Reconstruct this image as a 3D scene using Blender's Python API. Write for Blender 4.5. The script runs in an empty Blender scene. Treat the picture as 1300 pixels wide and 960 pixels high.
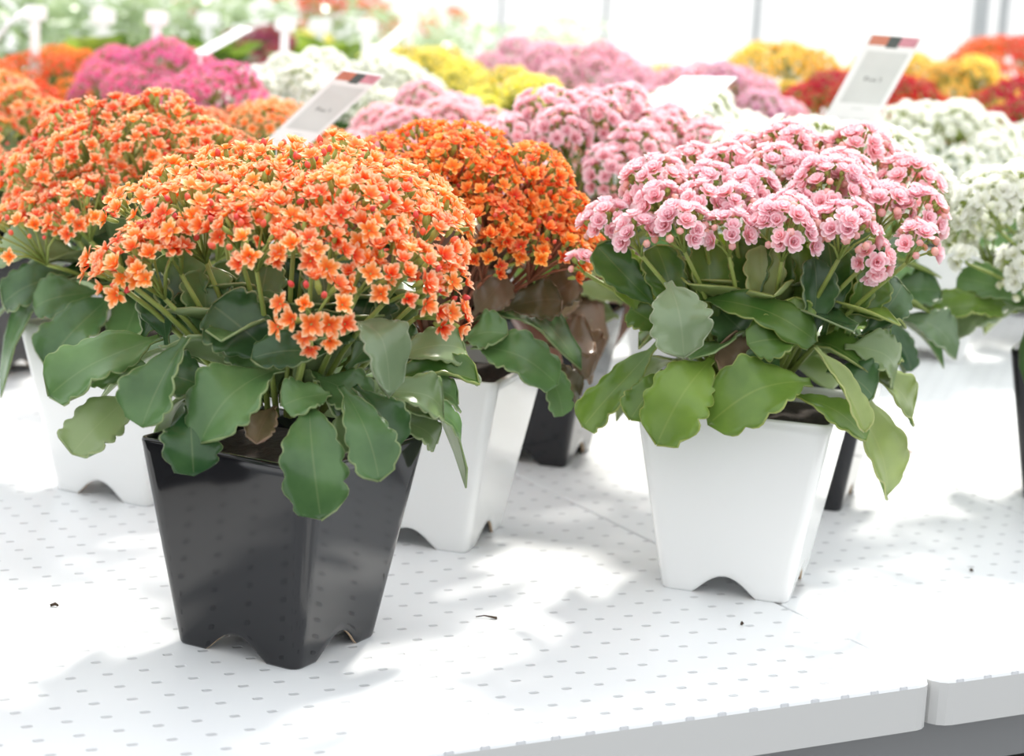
import bpy, math, random
import numpy as np
from mathutils import Vector, Matrix, Euler

# ------------------------------------------------------------------ camera
FPX, PITCH, CAMH, ROLL = 2700.0, 0.1757, 0.487, -0.0574
CX, CY = 650.0, 435.0
TZ = 0.75                                   # height of the bench top above the floor
SC = bpy.context.scene
COL = SC.collection
CAMZ = TZ + CAMH
cd = bpy.data.cameras.new('camera'); cam = bpy.data.objects.new('camera', cd); COL.objects.link(cam)
cd.sensor_width = 36.0; cd.lens = FPX * 36.0 / 1300.0
cd.shift_y = -45.0 / 1300.0
cd.clip_start = 0.05; cd.clip_end = 200
_c, _s = math.cos(ROLL), math.sin(ROLL)
fw = Vector((0, math.cos(PITCH), -math.sin(PITCH)))
up0 = Vector((0, math.sin(PITCH), math.cos(PITCH))); rt0 = Vector((1, 0, 0))
rt = rt0 * _c - up0 * _s; up = rt0 * _s + up0 * _c
M = Matrix.Identity(4)
for i in range(3):
    M[i][0] = rt[i]; M[i][1] = up[i]; M[i][2] = -fw[i]
M.translation = Vector((0, 0, CAMZ)); cam.matrix_world = M
cd.dof.use_dof = True; cd.dof.focus_distance = 1.52; cd.dof.aperture_fstop = 7.0
SC.camera = cam

# ------------------------------------------------------------------ light
world = bpy.data.worlds.new('greenhouse_sky'); SC.world = world; world.use_nodes = True
wb = world.node_tree.nodes['Background']
wb.inputs[0].default_value = (0.945, 0.975, 1.0, 1); wb.inputs[1].default_value = 1.32
sl = bpy.data.lights.new('sun', 'SUN'); so = bpy.data.objects.new('sun', sl); COL.objects.link(so)
sl.energy = 3.4; sl.angle = math.radians(6.0); sl.color = (1.0, 0.96, 0.88)
sun_dir = Vector((0.225, 0.615, 0.755)).normalized()       # towards the sun: behind the bench, to the right
so.rotation_euler = sun_dir.to_track_quat('Z', 'Y').to_euler()
SC.view_settings.view_transform = 'Standard'; SC.view_settings.look = 'None'
SC.view_settings.exposure = 0.42; SC.view_settings.gamma = 1.0
SC.view_settings.use_curve_mapping = False

def W(px, py, Y):
    """world point seen at photo pixel (px, py) and standing Y metres ahead of the camera"""
    a = (px - CX) / FPX; b = -(py - CY) / FPX
    X = _c * a + _s * b; U = -_s * a + _c * b
    y = math.cos(PITCH) + U * math.sin(PITCH); z = -math.sin(PITCH) + U * math.cos(PITCH)
    t = Y / y
    return Vector((X * t, Y, CAMZ + z * t))

# ------------------------------------------------------------------ materials
def nmat(name):
    m = bpy.data.materials.new(name); m.use_nodes = True
    nt = m.node_tree; return m, nt, nt.nodes, nt.links, nt.nodes['Principled BSDF']
def lin(r, g, b):
    f = lambda c: (c / 255 / 12.92) if c / 255 <= .04045 else ((c / 255 + .055) / 1.055) ** 2.4
    return (f(r), f(g), f(b), 1)
def plain(name, col, rough=.5, noise=0, scale=40, coat=0, metal=0, bump=0):
    m, nt, N, L, P = nmat(name)
    P.inputs['Base Color'].default_value = col; P.inputs['Roughness'].default_value = rough
    P.inputs['Metallic'].default_value = metal; P.inputs['Coat Weight'].default_value = coat
    P.inputs['Coat Roughness'].default_value = .04
    if noise or bump:
        tc = N.new('ShaderNodeTexCoord'); nz = N.new('ShaderNodeTexNoise'); nz.inputs['Scale'].default_value = scale
        nz.inputs['Detail'].default_value = 5
        L.new(tc.outputs['Object'], nz.inputs['Vector'])
        if noise:
            mx = N.new('ShaderNodeMix'); mx.data_type = 'RGBA'
            mx.inputs[6].default_value = tuple(c * (1 - noise) for c in col[:3]) + (1,)
            mx.inputs[7].default_value = tuple(min(1, c * (1 + noise)) for c in col[:3]) + (1,)
            L.new(nz.outputs['Fac'], mx.inputs[0]); L.new(mx.outputs[2], P.inputs['Base Color'])
        if bump:
            bp = N.new('ShaderNodeBump'); bp.inputs['Strength'].default_value = bump; bp.inputs['Distance'].default_value = .002
            L.new(nz.outputs['Fac'], bp.inputs['Height']); L.new(bp.outputs['Normal'], P.inputs['Normal'])
    return m
def petal_mat(name, base, mid, tip, trans=.38, var=.10):
    m, nt, N, L, P = nmat(name)
    at = N.new('ShaderNodeAttribute'); at.attribute_name = 't'
    r = N.new('ShaderNodeValToRGB'); e = r.color_ramp.elements
    e[0].position = 0.05; e[0].color = base; e[1].position = 1; e[1].color = tip
    k = e.new(.55); k.color = mid
    L.new(at.outputs['Fac'], r.inputs[0])
    oi = N.new('ShaderNodeObjectInfo'); hs = N.new('ShaderNodeHueSaturation')
    mr = N.new('ShaderNodeMapRange'); mr.inputs[3].default_value = .5 - var * .12; mr.inputs[4].default_value = .5 + var * .16
    mv = N.new('ShaderNodeMapRange'); mv.inputs[3].default_value = 1 - var; mv.inputs[4].default_value = 1 + var
    L.new(oi.outputs['Random'], mr.inputs[0]); L.new(oi.outputs['Random'], mv.inputs[0])
    L.new(mr.outputs[0], hs.inputs['Hue']); L.new(mv.outputs[0], hs.inputs['Value']); L.new(r.outputs[0], hs.inputs['Color'])
    L.new(hs.outputs[0], P.inputs['Base Color']); P.inputs['Roughness'].default_value = .55
    tr = N.new('ShaderNodeBsdfTranslucent'); L.new(hs.outputs[0], tr.inputs[0])
    mx = N.new('ShaderNodeMixShader'); mx.inputs[0].default_value = trans
    L.new(P.outputs[0], mx.inputs[1]); L.new(tr.outputs[0], mx.inputs[2])
    L.new(mx.outputs[0], N['Material Output'].inputs[0])
    return m
def leaf_mat(name, c1, c2, edge, trans=.28, rough=.27):
    m, nt, N, L, P = nmat(name)
    tc = N.new('ShaderNodeTexCoord'); nz = N.new('ShaderNodeTexNoise'); nz.inputs['Scale'].default_value = 28; nz.inputs['Detail'].default_value = 4
    oi = N.new('ShaderNodeObjectInfo'); ad = N.new('ShaderNodeVectorMath'); ad.operation = 'ADD'
    cb = N.new('ShaderNodeCombineXYZ'); L.new(oi.outputs['Random'], cb.inputs[0]); L.new(oi.outputs['Random'], cb.inputs[1])
    L.new(tc.outputs['Object'], ad.inputs[0]); L.new(cb.outputs[0], ad.inputs[1]); L.new(ad.outputs[0], nz.inputs['Vector'])
    ma = N.new('ShaderNodeMath'); ma.operation = 'MULTIPLY_ADD'; ma.inputs[1].default_value = .85; L.new(oi.outputs['Random'], ma.inputs[0])
    L.new(nz.outputs['Fac'], ma.inputs[2]); mb = N.new('ShaderNodeMath'); mb.operation = 'SUBTRACT'; mb.inputs[1].default_value = .42; mb.use_clamp = True
    L.new(ma.outputs[0], mb.inputs[0])
    mx = N.new('ShaderNodeMix'); mx.data_type = 'RGBA'; mx.inputs[6].default_value = c1; mx.inputs[7].default_value = c2; L.new(mb.outputs[0], mx.inputs[0])
    at = N.new('ShaderNodeAttribute'); at.attribute_name = 't'           # 0 midrib .. 1 margin
    r = N.new('ShaderNodeValToRGB'); e = r.color_ramp.elements
    e[0].position = .0; e[0].color = (.13, .13, .13, 1); e[1].position = 1; e[1].color = (.42, .42, .42, 1)
    k = e.new(.05); k.color = (0, 0, 0, 1); k = e.new(.955); k.color = (0, 0, 0, 1)
    L.new(at.outputs['Fac'], r.inputs[0])
    m2 = N.new('ShaderNodeMix'); m2.data_type = 'RGBA'; L.new(r.outputs[0], m2.inputs[0]); L.new(mx.outputs[2], m2.inputs[6]); m2.inputs[7].default_value = edge
    L.new(m2.outputs[2], P.inputs['Base Color']); P.inputs['Roughness'].default_value = rough
    bp = N.new('ShaderNodeBump'); bp.inputs['Strength'].default_value = .15; bp.inputs['Distance'].default_value = .003
    L.new(nz.outputs['Fac'], bp.inputs['Height']); L.new(bp.outputs[0], P.inputs['Normal'])
    tr = N.new('ShaderNodeBsdfTranslucent')
    hs = N.new('ShaderNodeHueSaturation'); hs.inputs['Hue'].default_value = .47; hs.inputs['Saturation'].default_value = 1.1; hs.inputs['Value'].default_value = 1.7
    L.new(m2.outputs[2], hs.inputs['Color']); L.new(hs.outputs[0], tr.inputs[0])
    ms = N.new('ShaderNodeMixShader'); ms.inputs[0].default_value = trans
    L.new(P.outputs[0], ms.inputs[1]); L.new(tr.outputs[0], ms.inputs[2]); L.new(ms.outputs[0], N['Material Output'].inputs[0])
    return m

MAT = {}
MAT['black'] = plain('black_glaze', (.012, .012, .014, 1), .07)
MAT['white'] = plain('white_glaze', (.74, .74, .73, 1), .18, noise=.02, scale=9, coat=.5)
MAT['biscuit'] = plain('bare_clay', lin(196, 170, 140), .8, noise=.1)
MAT['soil'] = plain('peat_soil', (.025, .016, .010, 1), .95, noise=.6, scale=160, bump=1)
MAT['stem'] = plain('green_stem', lin(142, 158, 78), .5, noise=.25, scale=60)
MAT['stem_brown'] = plain('brown_stem', lin(150, 92, 66), .5, noise=.25, scale=60)
MAT['calyx'] = plain('calyx_green', lin(150, 165, 80), .5, noise=.2, scale=200)
MAT['orange'] = petal_mat('orange_petal', lin(236, 62, 18), lin(254, 132, 56), lin(255, 224, 184))
MAT['orange_bud'] = petal_mat('orange_bud', lin(226, 120, 70), lin(240, 96, 72), lin(244, 110, 96), .2)
MAT['orange2'] = petal_mat('deep_orange_petal', lin(230, 60, 16), lin(253, 124, 42), lin(255, 192, 116))
MAT['orange2_bud'] = MAT['orange_bud']
MAT['pink'] = petal_mat('pink_petal', lin(242, 172, 150), lin(251, 188, 200), lin(255, 232, 236), .4, .05)
MAT['pink_bud'] = petal_mat('pink_bud', lin(232, 190, 140), lin(245, 182, 170), lin(250, 196, 192), .3, .05)
MAT['white_f'] = petal_mat('white_petal', lin(226, 229, 160), lin(250, 250, 242), lin(254, 254, 250), .55, .015)
MAT['white_f_bud'] = petal_mat('white_bud', lin(196, 206, 140), lin(232, 234, 200), lin(244, 244, 226), .3, .03)
MAT['yellow'] = petal_mat('yellow_petal', lin(236, 206, 40), lin(252, 234, 84), lin(255, 247, 166))
MAT['amber'] = petal_mat('amber_petal', lin(248, 156, 20), lin(255, 204, 70), lin(255, 232, 146))
MAT['red'] = petal_mat('red_petal', lin(150, 4, 14), lin(206, 18, 34), lin(232, 60, 64))
MAT['scarlet'] = petal_mat('scarlet_petal', lin(214, 34, 18), lin(240, 70, 34), lin(250, 120, 84))
MAT['vermilion'] = petal_mat('vermilion_petal', lin(226, 54, 10), lin(250, 98, 26), lin(255, 150, 86))
MAT['magenta'] = petal_mat('magenta_petal', lin(214, 50, 120), lin(244, 108, 166), lin(252, 170, 206))
MAT['rose'] = petal_mat('rose_petal', lin(222, 140, 164), lin(244, 182, 204), lin(252, 220, 230))
MAT['burgundy'] = petal_mat('burgundy_petal', lin(120, 20, 50), lin(160, 50, 84), lin(190, 90, 120))
MAT['leafA'] = leaf_mat('green_leaf', lin(38, 74, 38), lin(112, 148, 92), lin(190, 200, 146))
MAT['underA'] = leaf_mat('green_leaf_underside', lin(116, 140, 92), lin(150, 168, 118), lin(190, 198, 150))
MAT['leafD'] = leaf_mat('lime_leaf', lin(58, 96, 42), lin(132, 162, 76), lin(206, 208, 130), .35)
MAT['underD'] = leaf_mat('lime_leaf_underside', lin(132, 152, 96), lin(170, 184, 118), lin(208, 206, 150), .35)
MAT['leafC'] = leaf_mat('bronze_leaf', lin(96, 92, 60), lin(150, 126, 104), lin(176, 146, 120))
MAT['underC'] = leaf_mat('bronze_leaf_underside', lin(124, 98, 80), lin(156, 126, 108), lin(170, 140, 118))
MAT['leafG'] = leaf_mat('silver_leaf', lin(100, 124, 90), lin(142, 160, 124), lin(200, 204, 176), .2, .22)
MAT['tag'] = plain('tag_plastic', (.9, .9, .9, 1), .3)
MAT['stake'] = petal_mat('thin_white_plastic', (.9, .9, .9, 1), (.9, .9, .9, 1), (.9, .9, .9, 1), .5, 0)
MAT['print'] = plain('grey_print', lin(214, 216, 214), .35, noise=.12, scale=30)
MAT['ink'] = plain('dark_ink', lin(110, 112, 112), .5)
MAT['strip_red'] = plain('red_print', lin(206, 128, 104), .4, noise=.3, scale=120)
MAT['strip_dark'] = plain('dark_print', lin(84, 92, 90), .4, noise=.2, scale=120)
MAT['strip_pink'] = plain('pink_print', lin(214, 146, 160), .4, noise=.3, scale=120)
MAT['metal'] = plain('galvanised_steel', (.55, .56, .57, 1), .4, metal=.8)
MAT['postpaint'] = plain('white_painted_post', (.50, .52, .52, 1), .5)
MAT['floor'] = plain('black_ground_fabric', (.012, .012, .013, 1), .85, noise=.3, scale=60)
MAT['litter'] = plain('dry_litter', lin(70, 56, 44), .9)
MAT['foliage'] = leaf_mat('glare_paled_foliage', lin(128, 152, 112), lin(176, 192, 158), lin(176, 192, 158), .3)  # leaf colour paled in place of glare and haze over the far plants

def film_mat():
    m, nt, N, L, P = nmat('greenhouse_film')
    P.inputs['Base Color'].default_value = (.9, .9, .9, 1); P.inputs['Roughness'].default_value = .6
    tr = N.new('ShaderNodeBsdfTranslucent'); tr.inputs[0].default_value = (.98, .98, .98, 1)
    mx = N.new('ShaderNodeMixShader'); mx.inputs[0].default_value = .88
    L.new(P.outputs[0], mx.inputs[1]); L.new(tr.outputs[0], mx.inputs[2]); L.new(mx.outputs[0], N['Material Output'].inputs[0])
    return m
MAT['film'] = film_mat()

def bench_mat():
    """white moulded plastic with a square grid of small oblong drain slots (in bench coordinates)"""
    m, nt, N, L, P = nmat('perforated_white_plastic')
    tc = N.new('ShaderNodeTexCoord'); sx = N.new('ShaderNodeSeparateXYZ')
    L.new(tc.outputs['Object'], sx.inputs[0])
    def mth(op, a, b=None, c=None):
        n = N.new('ShaderNodeMath'); n.operation = op
        for i, v in enumerate((a, b, c)):
            if v is None: continue
            if isinstance(v, (int, float)): n.inputs[i].default_value = v
            else: L.new(v, n.inputs[i])
        return n.outputs[0]
    S = .0258
    def cell(o): return mth('SUBTRACT', mth('FRACT', mth('MULTIPLY_ADD', o, 1 / S, .5)), .5)
    dx = mth('MULTIPLY', cell(sx.outputs[0]), S / .0036); dy = mth('MULTIPLY', cell(sx.outputs[1]), S / .0023)
    d = mth('SQRT', mth('ADD', mth('POWER', mth('ABSOLUTE', dx), 3), mth('POWER', mth('ABSOLUTE', dy), 3)))
    mr = N.new('ShaderNodeMapRange'); mr.inputs[1].default_value = .7; mr.inputs[2].default_value = 1.15
    mr.inputs[3].default_value = 0; mr.inputs[4].default_value = 1; L.new(d, mr.inputs[0])
    nz = N.new('ShaderNodeTexNoise'); nz.inputs['Scale'].default_value = 5; nz.inputs['Detail'].default_value = 5; L.new(tc.outputs['Object'], nz.inputs['Vector'])
    base = N.new('ShaderNodeMix'); base.data_type = 'RGBA'; base.inputs[6].default_value = (.76, .78, .80, 1); base.inputs[7].default_value = (.86, .87, .88, 1)
    L.new(nz.outputs['Fac'], base.inputs[0])
    mx = N.new('ShaderNodeMix'); mx.data_type = 'RGBA'; mx.inputs[6].default_value = (.56, .57, .59, 1)
    L.new(base.outputs[2], mx.inputs[7]); L.new(mr.outputs[0], mx.inputs[0]); L.new(mx.outputs[2], P.inputs['Base Color'])
    P.inputs['Roughness'].default_value = .38
    bp = N.new('ShaderNodeBump'); bp.inputs['Strength'].default_value = .6; bp.inputs['Distance'].default_value = .0015
    L.new(mr.outputs[0], bp.inputs['Height']); L.new(bp.outputs[0], P.inputs['Normal'])
    return m
MAT['bench'] = bench_mat()
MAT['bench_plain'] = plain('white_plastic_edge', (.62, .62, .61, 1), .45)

# ------------------------------------------------------------------ mesh helpers
class MB:
    def __init__(s): s.v = []; s.f = []; s.m = []; s.t = []
    def add(s, v, f, m=0, t=0.0):
        o = len(s.v); s.v += [tuple(x) for x in v]; s.f += [tuple(i + o for i in q) for q in f]
        s.m += ([m] * len(f)) if isinstance(m, int) else list(m)
        s.t += ([t] * len(v)) if isinstance(t, (int, float)) else list(t)
        return s
    def box(s, c, d, m=0):
        x, y, z = (k / 2 for k in d)
        v = [(c[0] + i * x, c[1] + j * y, c[2] + k * z) for i in (-1, 1) for j in (-1, 1) for k in (-1, 1)]
        return s.add(v, [(0, 1, 3, 2), (4, 6, 7, 5), (0, 4, 5, 1), (2, 3, 7, 6), (0, 2, 6, 4), (1, 5, 7, 3)], m)
    def tube(s, pts, rad, n=5, m=0, t=0.0):
        pts = [Vector(p) for p in pts]; V = []; F = []
        for i, p in enumerate(pts):
            d = (pts[min(i + 1, len(pts) - 1)] - pts[max(i - 1, 0)]).normalized()
            a = d.cross(Vector((.31, .77, .55))).normalized(); b = d.cross(a)
            r = rad[i] if isinstance(rad, (list, tuple)) else rad
            for k in range(n):
                g = 2 * math.pi * k / n; V.append(p + (a * math.cos(g) + b * math.sin(g)) * r)
        for i in range(len(pts) - 1):
            for k in range(n):
                F.append((i * n + k, i * n + (k + 1) % n, (i + 1) * n + (k + 1) % n, (i + 1) * n + k))
        F.append(tuple(range(n))[::-1]); F.append(tuple(range((len(pts) - 1) * n, len(pts) * n)))
        return s.add(V, F, m, t)
    def merge(s, o, mat):
        A = np.array(o.v); R = np.array(mat.to_3x3()); T = np.array(mat.translation)
        return s.add((A @ R.T + T).tolist(), o.f, o.m, o.t)
    def mesh(s, name, mats, smooth=True):
        me = bpy.data.meshes.new(name); me.from_pydata(s.v, [], s.f)
        for m in mats: me.materials.append(m)
        me.polygons.foreach_set('material_index', s.m)
        a = me.attributes.new('t', 'FLOAT', 'POINT'); a.data.foreach_set('value', s.t)
        if smooth: me.polygons.foreach_set('use_smooth', [True] * len(s.f))
        me.update(); return me
def link(name, data, parent=None, loc=None, mat=None):
    o = bpy.data.objects.new(name, data); COL.objects.link(o)
    if parent is not None: o.parent = parent
    if mat is not None: o.matrix_local = mat
    elif loc is not None: o.location = loc
    return o
def tag(o, label, cat, group=None, kind=None):
    o['label'] = label; o['category'] = cat
    if group: o['group'] = group
    if kind: o['kind'] = kind
    return o
def frame_from(n, spin=0.0):
    n = Vector(n).normalized(); q = n.to_track_quat('Z', 'Y')
    return q.to_matrix().to_4x4() @ Matrix.Rotation(spin, 4, 'Z')

# ------------------------------------------------------------------ setting
BA = math.radians(29)                          # the bench runs askew to the view
BU = Vector((math.cos(BA), math.sin(BA), 0)); BV = Vector((-math.sin(BA), math.cos(BA), 0))
edge_pt = W(1240, 859, 1.0); k = (TZ - CAMZ) / (edge_pt.z - CAMZ); edge_pt = Vector((edge_pt.x * k, edge_pt.y * k, TZ))
E0 = edge_pt.dot(BV)
def bench_pt(u, v, z=0): return BU * u + BV * (E0 + v) + Vector((0, 0, z))

mb = MB(); mb.box((0, 0, -.05), (60, 60, .1)); fl = link('floor', mb.mesh('floor', [MAT['floor']], False), loc=(0, 8, 0))
fl['kind'] = 'structure'; fl['label'] = 'black woven ground fabric on the greenhouse floor'
mb = MB(); mb.box((0, 0, 2.2), (40, .02, 4.4)); wl = link('wall_back', mb.mesh('wall_back', [MAT['film']], False))
wl.location = bench_pt(4, 9.2); wl.rotation_euler = (0, 0, BA); wl['kind'] = 'structure'
wl['label'] = 'bright white translucent greenhouse film wall'
for px, Y, w, lab in ((1245, 9.4, .055, 'thick pale grey greenhouse post behind the red flowers'),
                      (1274, 12.5, .05, 'slim pale grey greenhouse post standing behind the thick one'),
                      (961, 11.6, .034, 'pale grey greenhouse post behind the amber flowers'),
                      (769, 11.2, .024, 'thin grey greenhouse post behind the rose pink flowers'),
                      (636, 10.6, .022, 'thin grey greenhouse post beyond the yellow flowers'),
                      (528, 10.2, .012, 'very thin grey rod beyond the orange flowers at the back'),
                      (60, 8.6, .05, 'white greenhouse post beyond the leafy plants')):
    p = W(px, 20, Y); mb = MB(); mb.box((0, 0, 2.0), (w, w, 4.0)); mb.box((0, 0, .01), (w * 2.4, w * 2.4, .02))
    o = link('greenhouse_post', mb.mesh('greenhouse_post', [MAT['postpaint']], False), loc=(p.x, p.y, 0)); o.rotation_euler = (0, 0, BA)
    tag(o, lab, 'post')

def make_bench(v0, v1, u0, u1, pw, pl, useam, vseam, lab):
    """bench empty with its own axes u, v; panels are separate moulded trays"""
    root = link('nursery_bench', None, loc=(0, 0, 0)); root.rotation_euler = (0, 0, BA)
    tag(root, lab, 'bench')
    ucuts = sorted({useam - pw * k for k in range(0, 6) if useam - pw * k > u0 - pw} | {useam + pw / 2 + pw * k for k in range(0, 6)})
    cuts = sorted({v0, v1} | {vseam + k * pl for k in range(-3, 12) if v0 + .05 < vseam + k * pl < v1 - .05})
    for xa, xb in zip(ucuts[:-1], ucuts[1:]):
        for a, b in zip(cuts[:-1], cuts[1:]):
            x0, x1 = xa + .0008, xb - .0008
            y0, y1 = a + .0008, b - .0008
            R = .016; ring = []
            for cx, cy, s in ((x1 - R, y1 - R, 0), (x0 + R, y1 - R, 1), (x0 + R, y0 + R, 2), (x1 - R, y0 + R, 3)):
                for k in range(5):
                    g = math.pi / 2 * (s + k / 4); ring.append((cx + R * math.cos(g), cy + R * math.sin(g)))
            n = len(ring); cxm, cym = (x0 + x1) / 2, (y0 + y1) / 2
            V = []
            def inset(d): return [(x - math.copysign(min(d, abs(x - cxm)), x - cxm), y - math.copysign(min(d, abs(y - cym)), y - cym)) for x, y in ring]
            for d, z in ((.0022, 0), (.0006, -.0008), (0, -.003), (0, -.035), (.004, -.035)):
                V += [(x, y, z) for x, y in inset(d)]
            F = [tuple(range(n))]
            for r in range(4):
                F += [(r * n + k, (r + 1) * n + k, (r + 1) * n + (k + 1) % n, r * n + (k + 1) % n) for k in range(n)]
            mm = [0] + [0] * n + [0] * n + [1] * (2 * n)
            mb = MB(); mb.add(V, F, mm)
            o = link('panel', mb.mesh('panel', [MAT['bench'], MAT['bench_plain']], False), root, (0, E0, TZ))
    for a in (v0 + .06, v1 - .06):
        mb = MB(); mb.box(((u0 + u1) / 2, a, -.06), (u1 - u0, .04, .05))
        link('rail', mb.mesh('rail', [MAT['metal']], False), root, (0, E0, TZ))
    for u in np.arange(u0 + .3, u1, 1.2):
        for a in (v0 + .12, v1 - .12):
            mb = MB(); mb.box((0, 0, -.375 - .03), (.04, .04, .67)); link('leg', mb.mesh('leg', [MAT['metal']], False), root, (float(u), E0 + a, TZ - .005))
    return root
u_seam = W(1148, 844, 1.0); k = (TZ - CAMZ) / (u_seam.z - CAMZ); u_seam = (u_seam * k).dot(BU) if False else Vector((u_seam.x * k, u_seam.y * k, 0)).dot(BU)
v_seam = W(1230, 514.5, 1.0); k = (TZ - CAMZ) / (v_seam.z - CAMZ); v_seam = Vector((v_seam.x * k, v_seam.y * k, 0)).dot(BV) - E0
make_bench(0, 2.62, -1.2, 4.2, .81, v_seam, u_seam, v_seam, 'white perforated plastic nursery bench carrying the front rows of potted kalanchoes')
make_bench(3.2, 5.4, -1.2, 3.3, .8, 1.1, u_seam, 4.3, 'white plastic nursery bench farther back holding leafy green plants')

# ------------------------------------------------------------------ pots
def pot_mesh(name, mat, wt, wbm, h, wall=.0045, rc=.008):
    """square tapered pot with rounded corners, an arch cut into each side at the foot, rim and inner wall"""
    ns, nc = 20, 4
    prof = []                                            # (side, s in -1..1 along the side | corner angle)
    for side in range(4):
        for i in range(ns + 1): prof.append((side, -1 + 2 * i / ns, None))
        for i in range(1, nc): prof.append((side, None, i / nc))
    n = len(prof)
    def pt(j, w, r):
        side, s, c = prof[j]; hw = w / 2; a = math.pi / 2 * side - math.pi / 2
        if s is not None: x, y = s * (hw - r), hw
        else:
            g = math.pi / 2 * (1 - c); x, y = hw - r + r * math.cos(g), hw - r + r * math.sin(g)
        # local side faces +y, next side is clockwise: rotate by -90 deg per side
        ca, sa = math.cos(-math.pi / 2 * side), math.sin(-math.pi / 2 * side)
        return x * ca - y * sa, x * sa + y * ca
    def foot(j):
        s = prof[j][1]
        if s is None or abs(s) > .60: return 0.0
        return .0165 * (.5 + .5 * math.cos(math.pi * s / .60)) ** .6
    def wid(z): return wbm + (wt - wbm) * z / h
    mb = MB(); V = []; rows = []
    def row(zf, off, r):
        o = len(V)
        for j in range(n):
            z = zf(j); x, y = pt(j, wid(z) - 2 * off, max(.002, r - off)); V.append((x, y, z))
        rows.append(o)
    for t in (0, .012, .06, .2, .4, .6, .8, .94, .988):
        row(lambda j, t=t: foot(j) + (h - foot(j)) * t, .0008 if t == 0 else 0, rc)
    row(lambda j: h, .0012, rc); row(lambda j: h, wall - .0012, rc); row(lambda j: h - .003, wall, rc)
    row(lambda j: h * .5, wall, rc); row(lambda j: foot(j) + .004, wall, rc); row(lambda j: foot(j), wall - .001, rc)
    F = []; mm = []
    for a in range(len(rows)):
        b = (a + 1) % len(rows)
        for j in range(n):
            F.append((rows[a] + j, rows[a] + (j + 1) % n, rows[b] + (j + 1) % n, rows[b] + j)[::-1]); mm.append(1 if a == len(rows) - 1 else 0)
    mb.add(V, F, mm)
    V = [pt(j, wid(.022) - 2 * wall, rc - wall) + (.022,) for j in range(n)]
    mb.add(V, [tuple(range(n))[::-1]], 0)
    return mb.mesh(name, [mat, MAT['biscuit']])
def soil_mesh(wt, wbm, h):
    z = h - .013; w = (wbm + (wt - wbm) * z / h) / 2 - .005; V = []; F = []; n = 10; rnd = random.Random(4)
    for j in range(n + 1):
        for i in range(n + 1): V.append(((i / n * 2 - 1) * w, (j / n * 2 - 1) * w, z + (rnd.uniform(-.002, .003) if 0 < i < n and 0 < j < n else 0)))
    for j in range(n):
        for i in range(n): a = j * (n + 1) + i; F.append((a, a + 1, a + n + 2, a + n + 1))
    mb = MB(); mb.add(V, F); return mb.mesh('soil', [MAT['soil']])
PB, PW = (.1483, .1032, .150), (.1554, .1033, .1527)
POT = {'black': pot_mesh('black_pot', MAT['black'], *PB), 'white': pot_mesh('white_pot', MAT['white'], *PW)}
SOIL = {'black': soil_mesh(*PB), 'white': soil_mesh(*PW)}

# ------------------------------------------------------------------ florets, buds
def petal(mb, az, elev, bend, L, w, z0=0, pointed=True, cup=.25, m=0, t0=0.0):
    prof = ((0, .22), (.4, .86), (.74, .92), (1, 0)) if pointed else ((0, .3), (.45, .9), (.82, .88), (1, .38))
    ca, sa = math.cos(az), math.sin(az); V = []; T = []; F = []
    x = .04 * L; z = z0; last = 0
    for v, f in prof:
        e = elev + bend * v; x += (v - last) * L * math.cos(e); z += (v - last) * L * math.sin(e); last = v
        for s in (-1, 0, 1):
            y = s * f * w / 2; zz = z + (abs(s) * cup * f * w * .5)
            V.append((x * ca - y * sa, x * sa + y * ca, zz)); T.append(min(1, t0 + v * (1 - t0) * .9 + (.38 * abs(s) * v)))
    for r in range(3):
        for c in (0, 1): a = r * 3 + c; F.append((a, a + 1, a + 4, a + 3))
    mb.add(V, F, m, T)
def single_floret(seed, openness):
    r = random.Random(seed); mb = MB(); R = 1.0
    for k in range(4): petal(mb, k * math.pi / 2 + r.uniform(-.1, .1), math.radians(62 - 44 * openness + r.uniform(-8, 8)), -.5 * openness, R * 1.05, .54, 0, True, .3)
    for k in range(4): petal(mb, k * math.pi / 2 + .78 + r.uniform(-.1, .1), math.radians(74 - 38 * openness + r.uniform(-8, 8)), -.35 * openness, R * .88, .46, .03, True, .35)
    mb.tube([(0, 0, -1.0), (0, 0, -.45), (0, 0, .06)], [.13, .24, .16], 5, 1)
    return mb
def double_floret(seed, openness):
    r = random.Random(seed); mb = MB()
    for n, el, L, z, w in ((6, 8, 1.0, 0, .78), (6, 34, .82, .06, .68), (5, 58, .60, .1, .55), (4, 78, .42, .12, .4)):
        o = r.uniform(0, 6)
        for k in range(n): petal(mb, o + k * 2 * math.pi / n + r.uniform(-.12, .12), math.radians(el + (1 - openness) * 22 + r.uniform(-7, 7)), .25, L, w, z, False, .35, 0, .15 if n > 4 else 0)
    mb.tube([(0, 0, -.6), (0, 0, -.3), (0, 0, .05)], [.16, .3, .2], 5, 1)
    return mb
def bud_geo(rx, h):
    mb = MB(); n = 6; V = []; T = []; F = []
    prof = ((-.45, .35), (-.15, .85), (.2, 1.0), (.6, .72), (.9, .25))
    for z, q in prof:
        for k in range(n): g = 2 * math.pi * k / n; V.append((q * rx * math.cos(g), q * rx * math.sin(g), z * h)); T.append((z + .45) / 1.35)
    for i in range(4):
        for k in range(n): F.append((i * n + k, i * n + (k + 1) % n, (i + 1) * n + (k + 1) % n, (i + 1) * n + k))
    F.append(tuple(range(n))[::-1]); F.append(tuple(range(4 * n, 5 * n))); mb.add(V, F, 0, T)
    mb.tube([(0, 0, -.62 * h), (0, 0, -.38 * h)], [rx * .3, rx * .55], 5, 1)
    return mb
GEO = {'single': [single_floret(i, o) for i, o in enumerate((.9, .75, .6, .45, .25, .7))],
       'double': [double_floret(i, o) for i, o in enumerate((1.0, .85, .6, .95))]}
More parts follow.
